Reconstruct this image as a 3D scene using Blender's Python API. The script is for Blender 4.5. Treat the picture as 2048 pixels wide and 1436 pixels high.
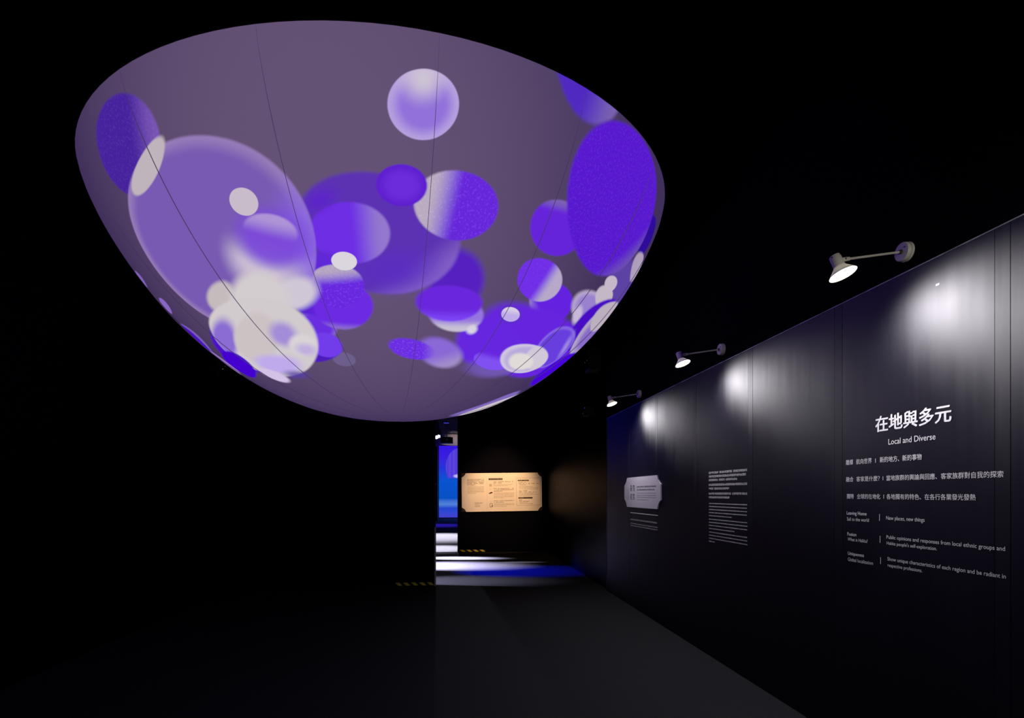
import bpy, bmesh, math, random
from mathutils import Vector, Matrix

# ---------------------------------------------------------------- scene, camera, light
scene = bpy.context.scene
for o in list(bpy.data.objects):
    bpy.data.objects.remove(o, do_unlink=True)
COL = scene.collection

FPX, HORIZON = 1130.0, 987.0            # focal length and horizon of the 2048 x 1436 frame
TA = 116.0 / FPX
YAW = math.atan(TA); SA, CA = math.sin(YAW), math.cos(YAW)
EYE = 1.5

cam_d = bpy.data.cameras.new('camera')
cam_d.sensor_fit = 'HORIZONTAL'; cam_d.sensor_width = 36.0
cam_d.lens = 36.0 * FPX / 2048.0
cam_d.shift_y = (HORIZON - 718.0) / 2048.0
cam_d.clip_start = 0.05; cam_d.clip_end = 200
cam = bpy.data.objects.new('camera', cam_d); COL.objects.link(cam)
cam.location = (0, 0, EYE); cam.rotation_euler = (math.radians(90), 0, -YAW)
scene.camera = cam

world = bpy.data.worlds.new('world'); scene.world = world; world.use_nodes = True
world.node_tree.nodes['Background'].inputs[0].default_value = (0, 0, 0, 1)
world.node_tree.nodes['Background'].inputs[1].default_value = 0.0
vs = scene.view_settings
vs.view_transform = 'Standard'; vs.look = 'None'; vs.exposure = 0.0; vs.gamma = 1.0
vs.use_curve_mapping = False
scene.cycles.use_denoising = True
scene.cycles.sample_clamp_indirect = 4.0
scene.cycles.max_bounces = 4; scene.cycles.diffuse_bounces = 2; scene.cycles.glossy_bounces = 2
scene.cycles.adaptive_threshold = 0.02
scene.cycles.caustics_reflective = False

def aim(o, target):
    d = Vector(target) - o.location
    o.rotation_euler = d.to_track_quat('-Z', 'Y').to_euler()

def spot(name, loc, target, power, colour, size_deg, blend=0.5, radius=0.05):
    l = bpy.data.lights.new(name, 'SPOT'); l.energy = power; l.color = colour
    l.spot_size = math.radians(size_deg); l.spot_blend = blend; l.shadow_soft_size = radius
    o = bpy.data.objects.new(name, l); COL.objects.link(o); o.location = loc; aim(o, target)
    return o

# stage lights of the neighbouring hall, out of view behind the partition and beyond it
spot('moving_head_beam', (-.92, 30.0, 4.45), (.1, 8.0, 0), 800, (.80, .82, 1.0), 24, .6, .08)
spot('floor_wash_far', (-.6, 24.0, 6.5), (-.5, 19.7, 0), 12000, (.88, .84, 1.0), 30, 1.0, .1)
spot('floor_wash_close', (-.6, 19.5, 6.5), (-.4, 15.45, 0), 11000, (.90, .86, 1.0), 17, 1.0, .1)
spot('floor_streak_near', (-2.8, 10.0, 1.6), (-.1, 9.75, 0), 4800, (.74, .74, 1.0), 26, 1.0, .03)
spot('floor_streak_middle', (-2.8, 12.2, 1.7), (-.35, 11.85, 0), 62000, (.76, .72, 1.0), 30, 1.0, .03)
spot('floor_streak_rear', (-2.8, 13.6, 1.0), (-.1, 13.2, 0), 110000, (.80, .78, 1.0), 14, 1.0, .03)
spot('floor_streak_thin', (-2.8, 12.5, 1.2), (1.4, 12.25, 0), 12000, (.90, .84, 1.0), 4.2, 1.0, .03)
spot('floor_streak_blue', (-2.8, 11.0, 3.0), (1.15, 10.85, 0), 17000, (.0, .01, 1.0), 22, 1.0, .03)
spot('hall_blue_beam', (-3.75, 24.5, 4.8), (2.35, 8.1, 2.6), 420, (.0, .01, 1.0), 7, 1.0, .12)
spot('hall_wall_wash', (.2, 31.5, 6.8), (.0, 34.6, 4.45), 300, (1.0, .84, .76), 24, .8, .1)
spot('sign_spot', (1.2, 11.9, 4.0), (1.16, 14.47, 1.55), 900, (1.0, .58, .28), 40, .9, .04)
spot('hall_floor_blue', (-.8, 30.2, 6.5), (-.7, 26.8, 0), 3000, (.06, .02, 1.0), 26, 1.0, .1)

# ---------------------------------------------------------------- helpers
def cam_world(L, D, z=None):
    """lateral / depth metres seen from the standpoint -> world"""
    return Vector((L * CA + D * SA, D * CA - L * SA, 0 if z is None else z))

XW = 2.35                                # painted face of the right wall
def wall_pt(x, y):
    d = FPX * XW / (CA * (x - 908.0))
    return ((d - XW * SA) / CA, EYE + (HORIZON - y) * d / FPX)   # Y, Z on the right wall

def lin(c):
    return tuple(((v/255+.055)/1.055)**2.4 if v > 10 else v/255/12.92 for v in c)

def tag(o, label=None, cat=None, group=None, kind=None):
    if label: o['label'] = label
    if cat: o['category'] = cat
    if group: o['group'] = group
    if kind: o['kind'] = kind
    return o

def link(name, me, mat=None, parent=None):
    o = bpy.data.objects.new(name, me); COL.objects.link(o)
    if mat is not None and me is not None:
        me.materials.clear(); me.materials.append(mat)
    if parent is not None: o.parent = parent
    return o

def empty(name, loc=(0, 0, 0), rot=(0, 0, 0)):
    o = bpy.data.objects.new(name, None); COL.objects.link(o)
    o.empty_display_size = 0.1; o.location = loc; o.rotation_euler = rot
    return o

def bm_mesh(bm, name, smooth=False):
    me = bpy.data.meshes.new(name); bm.to_mesh(me); bm.free()
    if smooth:
        for p in me.polygons: p.use_smooth = True
    return me

def add_box(bm, x0, x1, y0, y1, z0, z1, bevel=0.0):
    r = bmesh.ops.create_cube(bm, size=1.0)
    for v in r['verts']:
        v.co = Vector((x0 + (v.co.x + .5) * (x1 - x0), y0 + (v.co.y + .5) * (y1 - y0), z0 + (v.co.z + .5) * (z1 - z0)))
    if bevel:
        es = list({e for v in r['verts'] for e in v.link_edges})
        bmesh.ops.bevel(bm, geom=es, offset=bevel, segments=2, affect='EDGES', profile=.6)

def box(name, x0, x1, y0, y1, z0, z1, mat, parent=None, bevel=0.0):
    bm = bmesh.new(); add_box(bm, x0, x1, y0, y1, z0, z1, bevel)
    return link(name, bm_mesh(bm, name), mat, parent)

def frame_to(axis):
    z = Vector(axis).normalized()
    a = Vector((0, 0, 1)) if abs(z.z) < .95 else Vector((1, 0, 0))
    x = a.cross(z).normalized(); y = z.cross(x)
    return Matrix((x, y, z)).transposed()

def add_lathe(bm, origin, axis, prof, seg=32, cap0=True, cap1=True):
    """profile of (radius, height along axis)"""
    M = frame_to(axis); o = Vector(origin); rings = []
    for r, h in prof:
        rings.append([bm.verts.new(o + M @ Vector((r*math.cos(2*math.pi*k/seg), r*math.sin(2*math.pi*k/seg), h))) for k in range(seg)])
    for a, b in zip(rings[:-1], rings[1:]):
        for k in range(seg):
            bm.faces.new((a[k], a[(k+1) % seg], b[(k+1) % seg], b[k]))
    if cap0: bm.faces.new(list(reversed(rings[0])))
    if cap1: bm.faces.new(rings[-1])

def lathe(name, origin, axis, prof, mat, parent=None, seg=32, cap0=True, cap1=True, smooth=True):
    bm = bmesh.new(); add_lathe(bm, origin, axis, prof, seg, cap0, cap1)
    bmesh.ops.recalc_face_normals(bm, faces=bm.faces)
    o = link(name, bm_mesh(bm, name, smooth), mat, parent)
    if smooth:
        m = o.modifiers.new('edges', 'EDGE_SPLIT'); m.split_angle = math.radians(40)
    return o

def rod(name, a, b, r, mat, parent=None, seg=12):
    d = Vector(b) - Vector(a)
    return lathe(name, a, d, [(r, 0), (r, d.length)], mat, parent, seg)

# ---------------------------------------------------------------- materials
def principled(name, col, rough=.6, spec=.5, metal=0.0):
    m = bpy.data.materials.new(name); m.use_nodes = True
    b = m.node_tree.nodes['Principled BSDF']
    b.inputs['Base Color'].default_value = (*col, 1); b.inputs['Roughness'].default_value = rough
    b.inputs['Specular IOR Level'].default_value = spec; b.inputs['Metallic'].default_value = metal
    return m

def vary(m, scale=(8, 8, 8), amount=.25, detail=4, bump=0.0, rough_amount=0.0, dist=.01):
    """noise on colour, roughness and relief in object coordinates"""
    nt = m.node_tree; N = nt.nodes; b = N['Principled BSDF']
    tc = N.new('ShaderNodeTexCoord'); mp = N.new('ShaderNodeMapping'); mp.inputs['Scale'].default_value = scale
    nz = N.new('ShaderNodeTexNoise'); nz.inputs['Detail'].default_value = detail; nz.inputs['Scale'].default_value = 1.0
    nt.links.new(tc.outputs['Object'], mp.inputs[0]); nt.links.new(mp.outputs[0], nz.inputs['Vector'])
    c = b.inputs['Base Color'].default_value[:3]
    mr = N.new('ShaderNodeMapRange'); mr.inputs[3].default_value = 1 - amount; mr.inputs[4].default_value = 1 + amount
    mr.inputs[1].default_value = .3; mr.inputs[2].default_value = .7
    nt.links.new(nz.outputs['Fac'], mr.inputs[0])
    vm = N.new('ShaderNodeVectorMath'); vm.operation = 'SCALE'; vm.inputs[0].default_value = c
    nt.links.new(mr.outputs[0], vm.inputs['Scale']); nt.links.new(vm.outputs[0], b.inputs['Base Color'])
    if rough_amount:
        r0 = b.inputs['Roughness'].default_value
        m2 = N.new('ShaderNodeMapRange'); m2.inputs[1].default_value = .3; m2.inputs[2].default_value = .7
        m2.inputs[3].default_value = r0 - rough_amount; m2.inputs[4].default_value = r0 + rough_amount
        nt.links.new(nz.outputs['Fac'], m2.inputs[0]); nt.links.new(m2.outputs[0], b.inputs['Roughness'])
    if bump:
        bp = N.new('ShaderNodeBump'); bp.inputs['Strength'].default_value = bump; bp.inputs['Distance'].default_value = dist
        nt.links.new(nz.outputs['Fac'], bp.inputs['Height']); nt.links.new(bp.outputs[0], b.inputs['Normal'])
    return m

def emit(name, col, strength=1.0, sampling='AUTO'):
    m = bpy.data.materials.new(name); m.use_nodes = True
    nt = m.node_tree; nt.nodes.clear()
    e = nt.nodes.new('ShaderNodeEmission'); e.inputs[0].default_value = (*col, 1); e.inputs[1].default_value = strength
    o = nt.nodes.new('ShaderNodeOutputMaterial'); nt.links.new(e.outputs[0], o.inputs[0])
    m.cycles.emission_sampling = sampling
    return m

def gloss_board(name, col, rough, ior, f0, f1, scale=(14, 14, .8), bump=.025, amount=.03):
    """matt paint under a soft sheen: diffuse plus Beckmann gloss by Fresnel, brushed streaks up and down"""
    m = bpy.data.materials.new(name); m.use_nodes = True
    nt = m.node_tree; N = nt.nodes; L = nt.links; N.clear()
    tc = N.new('ShaderNodeTexCoord'); mp = N.new('ShaderNodeMapping'); mp.inputs['Scale'].default_value = scale
    nz = N.new('ShaderNodeTexNoise'); nz.inputs['Scale'].default_value = 1.0; nz.inputs['Detail'].default_value = 5
    L.new(tc.outputs['Object'], mp.inputs[0]); L.new(mp.outputs[0], nz.inputs['Vector'])
    n2 = N.new('ShaderNodeTexNoise'); n2.inputs['Scale'].default_value = 2.2; n2.inputs['Detail'].default_value = 4
    L.new(tc.outputs['Object'], n2.inputs['Vector'])
    av = N.new('ShaderNodeMath'); av.operation = 'ADD'; L.new(nz.outputs['Fac'], av.inputs[0]); L.new(n2.outputs['Fac'], av.inputs[1])
    mr = N.new('ShaderNodeMapRange'); mr.inputs[1].default_value = .7; mr.inputs[2].default_value = 1.3
    mr.inputs[3].default_value = rough - amount; mr.inputs[4].default_value = rough + amount; L.new(av.outputs[0], mr.inputs[0])
    bp = N.new('ShaderNodeBump'); bp.inputs['Strength'].default_value = bump; bp.inputs['Distance'].default_value = .004; L.new(av.outputs[0], bp.inputs['Height'])
    df = N.new('ShaderNodeBsdfDiffuse'); df.inputs[0].default_value = (*col, 1)
    gl = N.new('ShaderNodeBsdfGlossy'); gl.distribution = 'BECKMANN'; gl.inputs['Color'].default_value = (.90, .89, 1, 1)
    L.new(mr.outputs[0], gl.inputs['Roughness']); L.new(bp.outputs[0], gl.inputs['Normal'])
    fr = N.new('ShaderNodeFresnel'); fr.inputs['IOR'].default_value = ior
    fm = N.new('ShaderNodeMath'); fm.operation = 'MULTIPLY_ADD'; L.new(fr.outputs[0], fm.inputs[0]); fm.inputs[1].default_value = f1; fm.inputs[2].default_value = f0
    mx = N.new('ShaderNodeMixShader'); L.new(fm.outputs[0], mx.inputs[0]); L.new(df.outputs[0], mx.inputs[1]); L.new(gl.outputs[0], mx.inputs[2])
    out = N.new('ShaderNodeOutputMaterial'); L.new(mx.outputs[0], out.inputs[0])
    return m
M_PANEL = gloss_board('navy_painted_panel', (.0030, .0028, .0055), .60, 1.42, .046, .32)
M_STRIP = gloss_board('joint_tape', (.0032, .0030, .0058), .62, 1.42, .045, .32, (30, 30, 1.5), .04)
M_GLOSSBLACK = gloss_board('black_painted_board', (.002, .002, .003), .40, 1.30, .006, .15)
M_BLACK = vary(principled('black_cloth_wall', (.0020, .0020, .0046), .95, .03), (40, 40, 40), .3, 3)
M_SATIN = vary(principled('black_partition', (.0020, .0020, .0023), .8, .05), (3, 3, .7), .25, 4)
M_TRIM = vary(principled('aluminium_edge', (.55, .55, .56), .45, .5), (3, 6, 3), .6, 3)
M_EDGE = vary(principled('grey_edge_profile', (.48, .48, .50), .5, .5), (5, 5, 5), .2)
M_VINYL = vary(principled('white_vinyl', (.60, .585, .66), .6, .3), (20, 20, 20), .05)
M_LAMP = vary(principled('cream_enamel', (.84, .79, .68), .4, .5), (10, 10, 10), .06)
M_SHADE = principled('opal_shade', (.80, .76, .66), .4, .5)                 # thin enough to let a little lamp light through
_nt = M_SHADE.node_tree; _tr = _nt.nodes.new('ShaderNodeBsdfTranslucent'); _tr.inputs[0].default_value = (1, .93, .78, 1)
_mx = _nt.nodes.new('ShaderNodeMixShader'); _mx.inputs[0].default_value = 0.02
_nt.links.new(_nt.nodes['Principled BSDF'].outputs[0], _mx.inputs[1]); _nt.links.new(_tr.outputs[0], _mx.inputs[2])
_nt.links.new(_mx.outputs[0], _nt.nodes['Material Output'].inputs[0])
M_LAMPDARK = vary(principled('dark_screw', (.04, .035, .03), .5, .5), (10, 10, 10), .1)
M_LENS = emit('lamp_glass', (1.0, .97, .88), 14.0, 'NONE')
M_CARPET = vary(principled('dark_carpet', (.0115, .0115, .0155), .95, .12), (160, 160, 160), .65, 3, .5, 0, .01)
M_HALLFLOOR = vary(principled('grey_hall_carpet', (.20, .20, .22), .9, .2), (60, 60, 60), .25, 3)
M_SIGN = vary(principled('cream_board', (.74, .70, .64), .6, .3), (3, 3, 3), .04)
M_SIGNW = vary(principled('pale_lilac_board', (.45, .41, .53), .6, .3), (3, 3, 3), .04)
M_INK = vary(principled('brown_ink', (.035, .02, .012), .7, .2), (20, 20, 20), .1)
M_INKMID = vary(principled('brown_grey_ink', (.20, .14, .09), .7, .2), (20, 20, 20), .1)
M_INKPALE = vary(principled('pale_ink', (.48, .41, .30), .7, .2), (20, 20, 20), .1)
M_INKBLUE = vary(principled('dark_ink', (.03, .025, .045), .7, .2), (20, 20, 20), .1)
M_INKBLUEMID = vary(principled('grey_ink', (.22, .20, .27), .7, .2), (20, 20, 20), .1)
M_BACKING = vary(principled('dark_backing', (.02, .014, .008), .7, .3), (5, 5, 5), .2)
M_YELLOW = vary(principled('yellow_tape', (.85, .74, .07), .55, .4), (40, 40, 40), .15)
M_TAPEBLACK = vary(principled('black_tape', (.008, .008, .008), .55, .4), (40, 40, 40), .15)
M_GEAR = vary(principled('black_equipment', (.008, .008, .010), .5, .4), (20, 20, 20), .2)
M_TRUSS = vary(principled('grey_truss', (.30, .28, .30), .4, .5), (20, 20, 20), .1)
M_TAN = vary(principled('pale_hall_wall', (.46, .40, .36), .9, .2), (1.5, 1.5, 1.5), .08)
M_SEAM = vary(principled('seam_thread', (.06, .05, .07), .8, .2), (60, 60, 60), .2)
M_SEAM.node_tree.nodes['Principled BSDF'].inputs['Emission Color'].default_value = (*lin((68, 52, 90)), 1)   # steady glow painted in for picture light passing the seam
M_SEAM.node_tree.nodes['Principled BSDF'].inputs['Emission Strength'].default_value = 1.0
M_SEAM.cycles.emission_sampling = 'NONE'
M_HEM = vary(principled('rim_hem', (.05, .042, .04), .8, .2), (60, 60, 60), .2)
M_LED = emit('white_led', (.5, .5, .46), 1.0, 'NONE')
M_LEDDIM = emit('dim_led', (.12, .12, .10), 1.0, 'NONE')
M_LEDBLUE = emit('blue_led', (.02, .02, .2), 1.0, 'NONE')
M_BEAM = emit('moving_head_lens', (.85, .88, 1.0), 6.0)
M_BLUETUBE = emit('blue_tube', (.05, .05, .55), 1.0, 'NONE')

# ---------------------------------------------------------------- projected picture on the bowl
BLOBS = [
 {'c':[-1.9315,-2.345],'ax':[0.4744,0.2694],'an':2.4043,'c0':[0.0612,0.016,0.3325],'soft':0.05,'d':[-0.902,-0.432],'g':[0.15,0.95],'c1':[0.1878,0.0887,0.4452],'sp':0.5},
 {'c':[0.5775,-3.0067],'ax':[0.2425,0.1851],'an':-3.113,'c0':[0.117,0.0762,0.162],'soft':0.03,'a':0.6},
 {'c':[0.4624,-3.0073],'ax':[0.2621,0.1755],'an':-3.1311,'c0':[0.2874,0.1683,0.7011],'soft':0.03,'rad':1,'g':[0.55,1.0],'c1':[0.4678,0.3515,0.7305],'name':'top'},
 {'c':[0.47,-3.1315],'ax':[0.1669,0.106],'an':-3.1409,'c0':[0.6172,0.552,0.6584],'soft':0.9,'clip':'top'},
 {'c':[1.9804,-2.9472],'ax':[0.4608,0.3313],'an':-2.5188,'c0':[0.0802,0.0232,0.5271],'soft':0.08,'d':[-0.984,-0.18],'g':[-0.1,0.9],'c1':[0.1946,0.1221,0.4342]},
 {'c':[0.6257,-1.9699],'ax':[0.2512,0.221],'an':-2.2584,'c0':[0.0931,0.0144,0.5271],'soft':0.22},
 {'c':[0.0819,-2.2982],'ax':[0.6002,0.3807],'an':-3.0155,'c0':[0.107,0.0319,0.4452],'soft':0.05,'d':[-0.744,-0.669],'g':[0.45,0.98],'c1':[0.2307,0.1221,0.5647]},
 {'c':[0.1703,-2.0817],'ax':[0.3324,0.155],'an':-3.1236,'c0':[0.107,0.0252,0.552],'soft':0.9,'a':0.8},
 {'c':[-0.1337,-2.3182],'ax':[0.2961,0.1919],'an':3.0179,'c0':[0.1559,0.0273,0.7758],'soft':0.06,'d':[-0.997,-0.08],'g':[0.0,0.85],'c1':[0.2961,0.1878,0.6172]},
 {'c':[-0.3612,-2.0971],'ax':[0.1543,0.0978],'an':2.8163,'c0':[0.117,0.0212,0.6724],'soft':0.3},
 {'c':[-0.3251,-2.5005],'ax':[0.1495,0.0647],'an':2.7284,'c0':[0.107,0.0144,0.6172],'soft':0.9,'a':0.8},
 {'c':[0.6617,-2.4464],'ax':[0.3291,0.2082],'an':-2.9061,'c0':[0.491,0.4125,0.5271],'soft':0.05,'d':[-0.997,-0.083],'g':[-0.7,0.05],'c1':[0.1329,0.0194,0.7011],'sp':0.8},
 {'c':[0.2668,-2.6011],'ax':[0.1872,0.1182],'an':-3.1065,'c0':[0.15,0.0252,0.7011],'soft':0.07,'rad':1,'g':[0.4,1.0],'c1':[0.1119,0.013,0.6172]},
 {'c':[1.5117,-2.0758],'ax':[0.3085,0.184],'an':-2.4876,'c0':[0.1329,0.0176,0.7011],'soft':0.06,'d':[0.246,0.969],'g':[0.5,0.95],'c1':[0.2016,0.117,0.4452]},
 {'c':[2.5228,-0.6472],'ax':[0.7627,0.2625],'an':-2.0613,'c0':[0.107,0.0545,0.3613],'soft':0.12},
 {'c':[2.7812,-1.1234],'ax':[0.3086,0.1642],'an':-2.0065,'c0':[0.0273,0.0037,0.314],'soft':0.1},
 {'c':[2.2174,-1.8714],'ax':[0.8418,0.4903],'an':-2.1937,'c0':[0.0976,0.0097,0.6172],'soft':0.035,'d':[-0.851,-0.525],'g':[0.62,1.0],'c1':[0.15,0.0723,0.4452],'sp':0.45},
 {'c':[2.7335,-0.6948],'ax':[0.4423,0.1219],'an':-1.9564,'c0':[0.4233,0.3419,0.4969],'soft':0.12},
 {'c':[1.4674,-1.4474],'ax':[0.3197,0.1649],'an':-2.2297,'c0':[0.1274,0.016,0.7454],'soft':0.07,'d':[0.513,-0.858],'g':[0.55,0.98],'c1':[0.3325,0.2232,0.6172]},
 {'c':[1.3622,-0.9445],'ax':[0.8949,0.3596],'an':-2.1939,'c0':[0.1329,0.0176,0.7305],'soft':0.1},
 {'c':[0.8727,-1.2986],'ax':[0.3725,0.2465],'an':-2.1649,'c0':[0.1329,0.0194,0.7379],'soft':0.16},
 {'c':[1.343,-1.7342],'ax':[0.2633,0.1576],'an':-2.3484,'c0':[0.162,0.0273,0.7913],'soft':0.05,'d':[-1.0,-0.009],'g':[-0.05,0.55],'c1':[0.4678,0.3916,0.5776],'sp':0.3},
 {'c':[0.9304,-0.9565],'ax':[0.3432,0.1359],'an':-2.5582,'c0':[0.162,0.0931,0.4342],'soft':0.45},
 {'c':[0.9153,-1.0744],'ax':[0.23,0.0973],'an':-2.3483,'c0':[0.2159,0.0802,0.8963],'soft':0.06,'d':[0.248,0.969],'g':[0.0,0.9],'c1':[0.1384,0.0194,0.7454]},
 {'c':[1.0701,-1.5446],'ax':[0.1279,0.0785],'an':-2.4029,'c0':[0.1119,0.0273,0.552],'soft':0.1,'a':0.7},
 {'c':[1.0692,-1.5464],'ax':[0.0998,0.0603],'an':-2.3798,'c0':[0.5149,0.4125,0.807],'soft':0.05,'d':[0.379,0.926],'g':[-0.2,0.8],'c1':[0.6867,0.6172,0.7913]},
 {'c':[0.6114,-1.69],'ax':[0.2388,0.1508],'an':-2.7263,'c0':[0.305,0.1812,0.7305],'soft':0.1,'d':[-0.235,-0.972],'g':[0.2,0.8],'c1':[0.5776,0.5271,0.6584]},
 {'c':[0.5624,-1.7932],'ax':[0.278,0.1483],'an':-2.864,'c0':[0.1441,0.0194,0.7157],'soft':0.1,'d':[-0.118,-0.993],'g':[0.2,0.95],'c1':[0.2016,0.0578,0.9216]},
 {'c':[0.73,-1.5241],'ax':[0.0538,0.0495],'an':-2.5033,'c0':[0.7011,0.6445,0.7605],'soft':0.45},
 {'c':[0.4634,-1.3397],'ax':[0.2275,0.1508],'an':-2.3028,'c0':[0.2542,0.1384,0.6724],'soft':0.22,'d':[-0.921,-0.39],'g':[-0.1,0.8],'c1':[0.3613,0.2705,0.5906]},
 {'c':[0.2366,-1.4218],'ax':[0.1996,0.1052],'an':-2.7093,'c0':[0.15,0.0252,0.7758],'soft':0.14,'d':[-0.99,0.142],'g':[0.35,1.0],'a':1,'a1':0.25,'sp':0.7},
 {'c':[-0.3168,-1.2968],'ax':[0.0977,0.0813],'an':2.7405,'c0':[0.162,0.1221,0.2874],'soft':0.12,'a':0.8},
 {'c':[1.932,-1.0485],'ax':[0.3974,0.1443],'an':-2.1579,'c0':[0.3231,0.2232,0.6172],'soft':0.14,'rad':1,'g':[0.6,1],'c1':[0.5149,0.4342,0.6172]},
 {'c':[1.7803,-1.0884],'ax':[0.133,0.0677],'an':-1.6395,'c0':[0.5647,0.4793,0.6867],'soft':0.4},
 {'c':[2.1357,-0.982],'ax':[0.2793,0.0971],'an':-2.045,'c0':[0.552,0.4735,0.5647],'soft':0.1},
 {'c':[2.1986,-1.1151],'ax':[0.175,0.0666],'an':-2.126,'c0':[0.5647,0.4793,0.5776],'soft':0.1},
 {'c':[2.0976,-0.5123],'ax':[0.5873,0.3194],'an':-2.075,'c0':[0.0648,0.0037,0.552],'soft':0.06},
 {'c':[2.2018,-0.2439],'ax':[0.6412,0.339],'an':-1.973,'c0':[0.2462,0.15,0.5776],'soft':0.06,'rad':1,'g':[0.6,1.0],'c1':[0.4793,0.402,0.5395]},
 {'c':[2.2813,-0.4326],'ax':[0.5055,0.1775],'an':-2.0496,'c0':[0.5029,0.4287,0.5149],'soft':0.08},
 {'c':[1.5601,-0.7732],'ax':[0.3531,0.2332],'an':-1.8919,'c0':[0.1384,0.0513,0.7305],'soft':0.08,'rad':1,'g':[0.8,1.0],'c1':[0.305,0.1946,0.807],'a':0.9},
 {'c':[1.6985,-0.6623],'ax':[0.1931,0.0584],'an':-1.2944,'c0':[0.402,0.305,0.7605],'soft':0.9,'a':0.8},
 {'c':[1.6785,-0.0257],'ax':[0.4427,0.2825],'an':-2.0403,'c0':[0.0648,0.0012,0.6867],'soft':0.1},
 {'c':[1.2338,-0.8905],'ax':[0.3635,0.1726],'an':-2.2253,'c0':[0.491,0.402,0.7157],'soft':0.06,'rad':1,'g':[0.7,1.0],'c1':[0.6724,0.6038,0.7454]},
 {'c':[1.3527,-0.8053],'ax':[0.2386,0.1164],'an':-1.884,'c0':[0.6445,0.5776,0.6867],'soft':0.15},
 {'c':[1.1941,-0.8865],'ax':[0.2204,0.0968],'an':-2.135,'c0':[0.7454,0.7011,0.6867],'soft':0.2},
 {'c':[0.879,0.0266],'ax':[0.3951,0.2079],'an':2.8604,'c0':[0.2159,0.1384,0.5029],'soft':0.1},
 {'c':[0.9385,0.3692],'ax':[0.4401,0.363],'an':-1.5921,'c0':[0.6172,0.552,0.6038],'soft':0.1},
 {'c':[-0.4904,-1.5892],'ax':[0.1918,0.1402],'an':2.4297,'c0':[0.1441,0.0273,0.7454],'soft':0.1,'rad':1,'g':[0.65,0.95],'c1':[0.2307,0.1119,0.6584]},
 {'c':[-0.48,-1.8111],'ax':[0.1755,0.1107],'an':2.6797,'c0':[0.107,0.016,0.6724],'soft':0.2},
 {'c':[-0.2526,-1.801],'ax':[0.2467,0.1839],'an':2.7086,'c0':[0.15,0.0232,0.7605],'soft':0.08,'d':[0.491,-0.871],'g':[0.6,1.0],'c1':[0.2789,0.1559,0.6172]},
 {'c':[-0.2868,-1.9537],'ax':[0.2275,0.1567],'an':2.8262,'c0':[0.4564,0.3763,0.5395],'soft':0.05,'d':[0.19,-0.982],'g':[-0.75,-0.05],'c1':[0.1384,0.0212,0.7305],'sp':0.8},
 {'c':[-0.1978,-2.1425],'ax':[0.0963,0.0625],'an':3.0227,'c0':[0.7084,0.6654,0.7231],'soft':0.05},
 {'c':[-0.5044,-1.3476],'ax':[0.2201,0.1033],'an':2.5684,'c0':[0.0762,0.0103,0.5029],'soft':0.12},
 {'c':[-0.4423,-1.4277],'ax':[0.1444,0.1228],'an':2.441,'c0':[0.1683,0.0452,0.8228],'soft':0.08},
 {'c':[-1.2331,-1.9907],'ax':[0.9315,0.6223],'an':2.5314,'c0':[0.1878,0.1022,0.4452],'soft':0.02,'rad':1,'g':[0.84,1.0],'c1':[0.305,0.2016,0.4793],'name':'egg'},
 {'c':[-0.4625,-2.2166],'ax':[0.3915,0.2274],'an':-1.5532,'c0':[0.2542,0.1221,0.807],'soft':0.75,'a':0.9,'clip':'egg'},
 {'c':[-1.7287,-2.3068],'ax':[0.3496,0.073],'an':-0.8917,'c0':[0.5271,0.4564,0.5029],'soft':0.1},
 {'c':[-0.7701,-2.0997],'ax':[0.4053,0.261],'an':2.5421,'c0':[0.5906,0.5149,0.6584],'soft':0.4,'d':[0.78,-0.626],'g':[-0.35,0.45],'a':0,'a1':1,'clip':'egg'},
 {'c':[-0.7157,-2.2026],'ax':[0.3205,0.2085],'an':2.8387,'c0':[0.2016,0.0648,0.7011],'soft':0.4,'a':0.92,'clip':'egg'},
 {'c':[-0.7265,-2.2462],'ax':[0.2165,0.1181],'an':2.9295,'c0':[0.4233,0.2961,0.6724],'soft':0.1,'d':[0.354,-0.935],'g':[-0.75,0.35],'a':1,'a1':0},
 {'c':[-0.896,-2.3938],'ax':[0.1179,0.0804],'an':2.7624,'c0':[0.5841,0.5029,0.5906],'soft':0.04},
 {'c':[-1.2337,-1.0669],'ax':[0.5364,0.2754],'an':-1.0367,'c0':[0.0762,0.0044,0.5776],'soft':0.08},
 {'c':[-0.6084,-1.8486],'ax':[0.2249,0.1225],'an':2.5815,'c0':[0.6308,0.5711,0.6724],'soft':0.3},
 {'c':[-1.2685,-1.5819],'ax':[0.2234,0.0975],'an':-0.931,'c0':[0.5583,0.4969,0.5089],'soft':0.22},
 {'c':[-0.916,-1.706],'ax':[0.3422,0.2038],'an':2.3807,'c0':[0.6584,0.6038,0.624],'soft':0.25},
 {'c':[-1.0148,-1.243],'ax':[0.6321,0.3804],'an':2.3622,'c0':[0.6445,0.5906,0.6105],'soft':0.04,'name':'wm'},
 {'c':[-1.4067,-1.0251],'ax':[0.404,0.1234],'an':-1.1567,'c0':[0.2542,0.15,0.6514],'soft':0.3,'clip':'wm'},
 {'c':[-1.0546,-1.2553],'ax':[0.4044,0.1694],'an':-1.0677,'c0':[0.5972,0.5395,0.552],'soft':0.15,'clip':'wm'},
 {'c':[-0.7787,-1.4428],'ax':[0.1672,0.1167],'an':-0.9255,'c0':[0.3613,0.2623,0.6867],'soft':0.45,'sp':0.8,'clip':'wm'},
 {'c':[-0.631,-1.3789],'ax':[0.1623,0.1077],'an':-0.8264,'c0':[0.7011,0.6514,0.6724],'soft':0.3,'clip':'wm'},
 {'c':[-0.6136,-1.3397],'ax':[0.1141,0.0753],'an':2.6823,'c0':[0.5271,0.4287,0.7305],'soft':0.6,'clip':'wm'},
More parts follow.
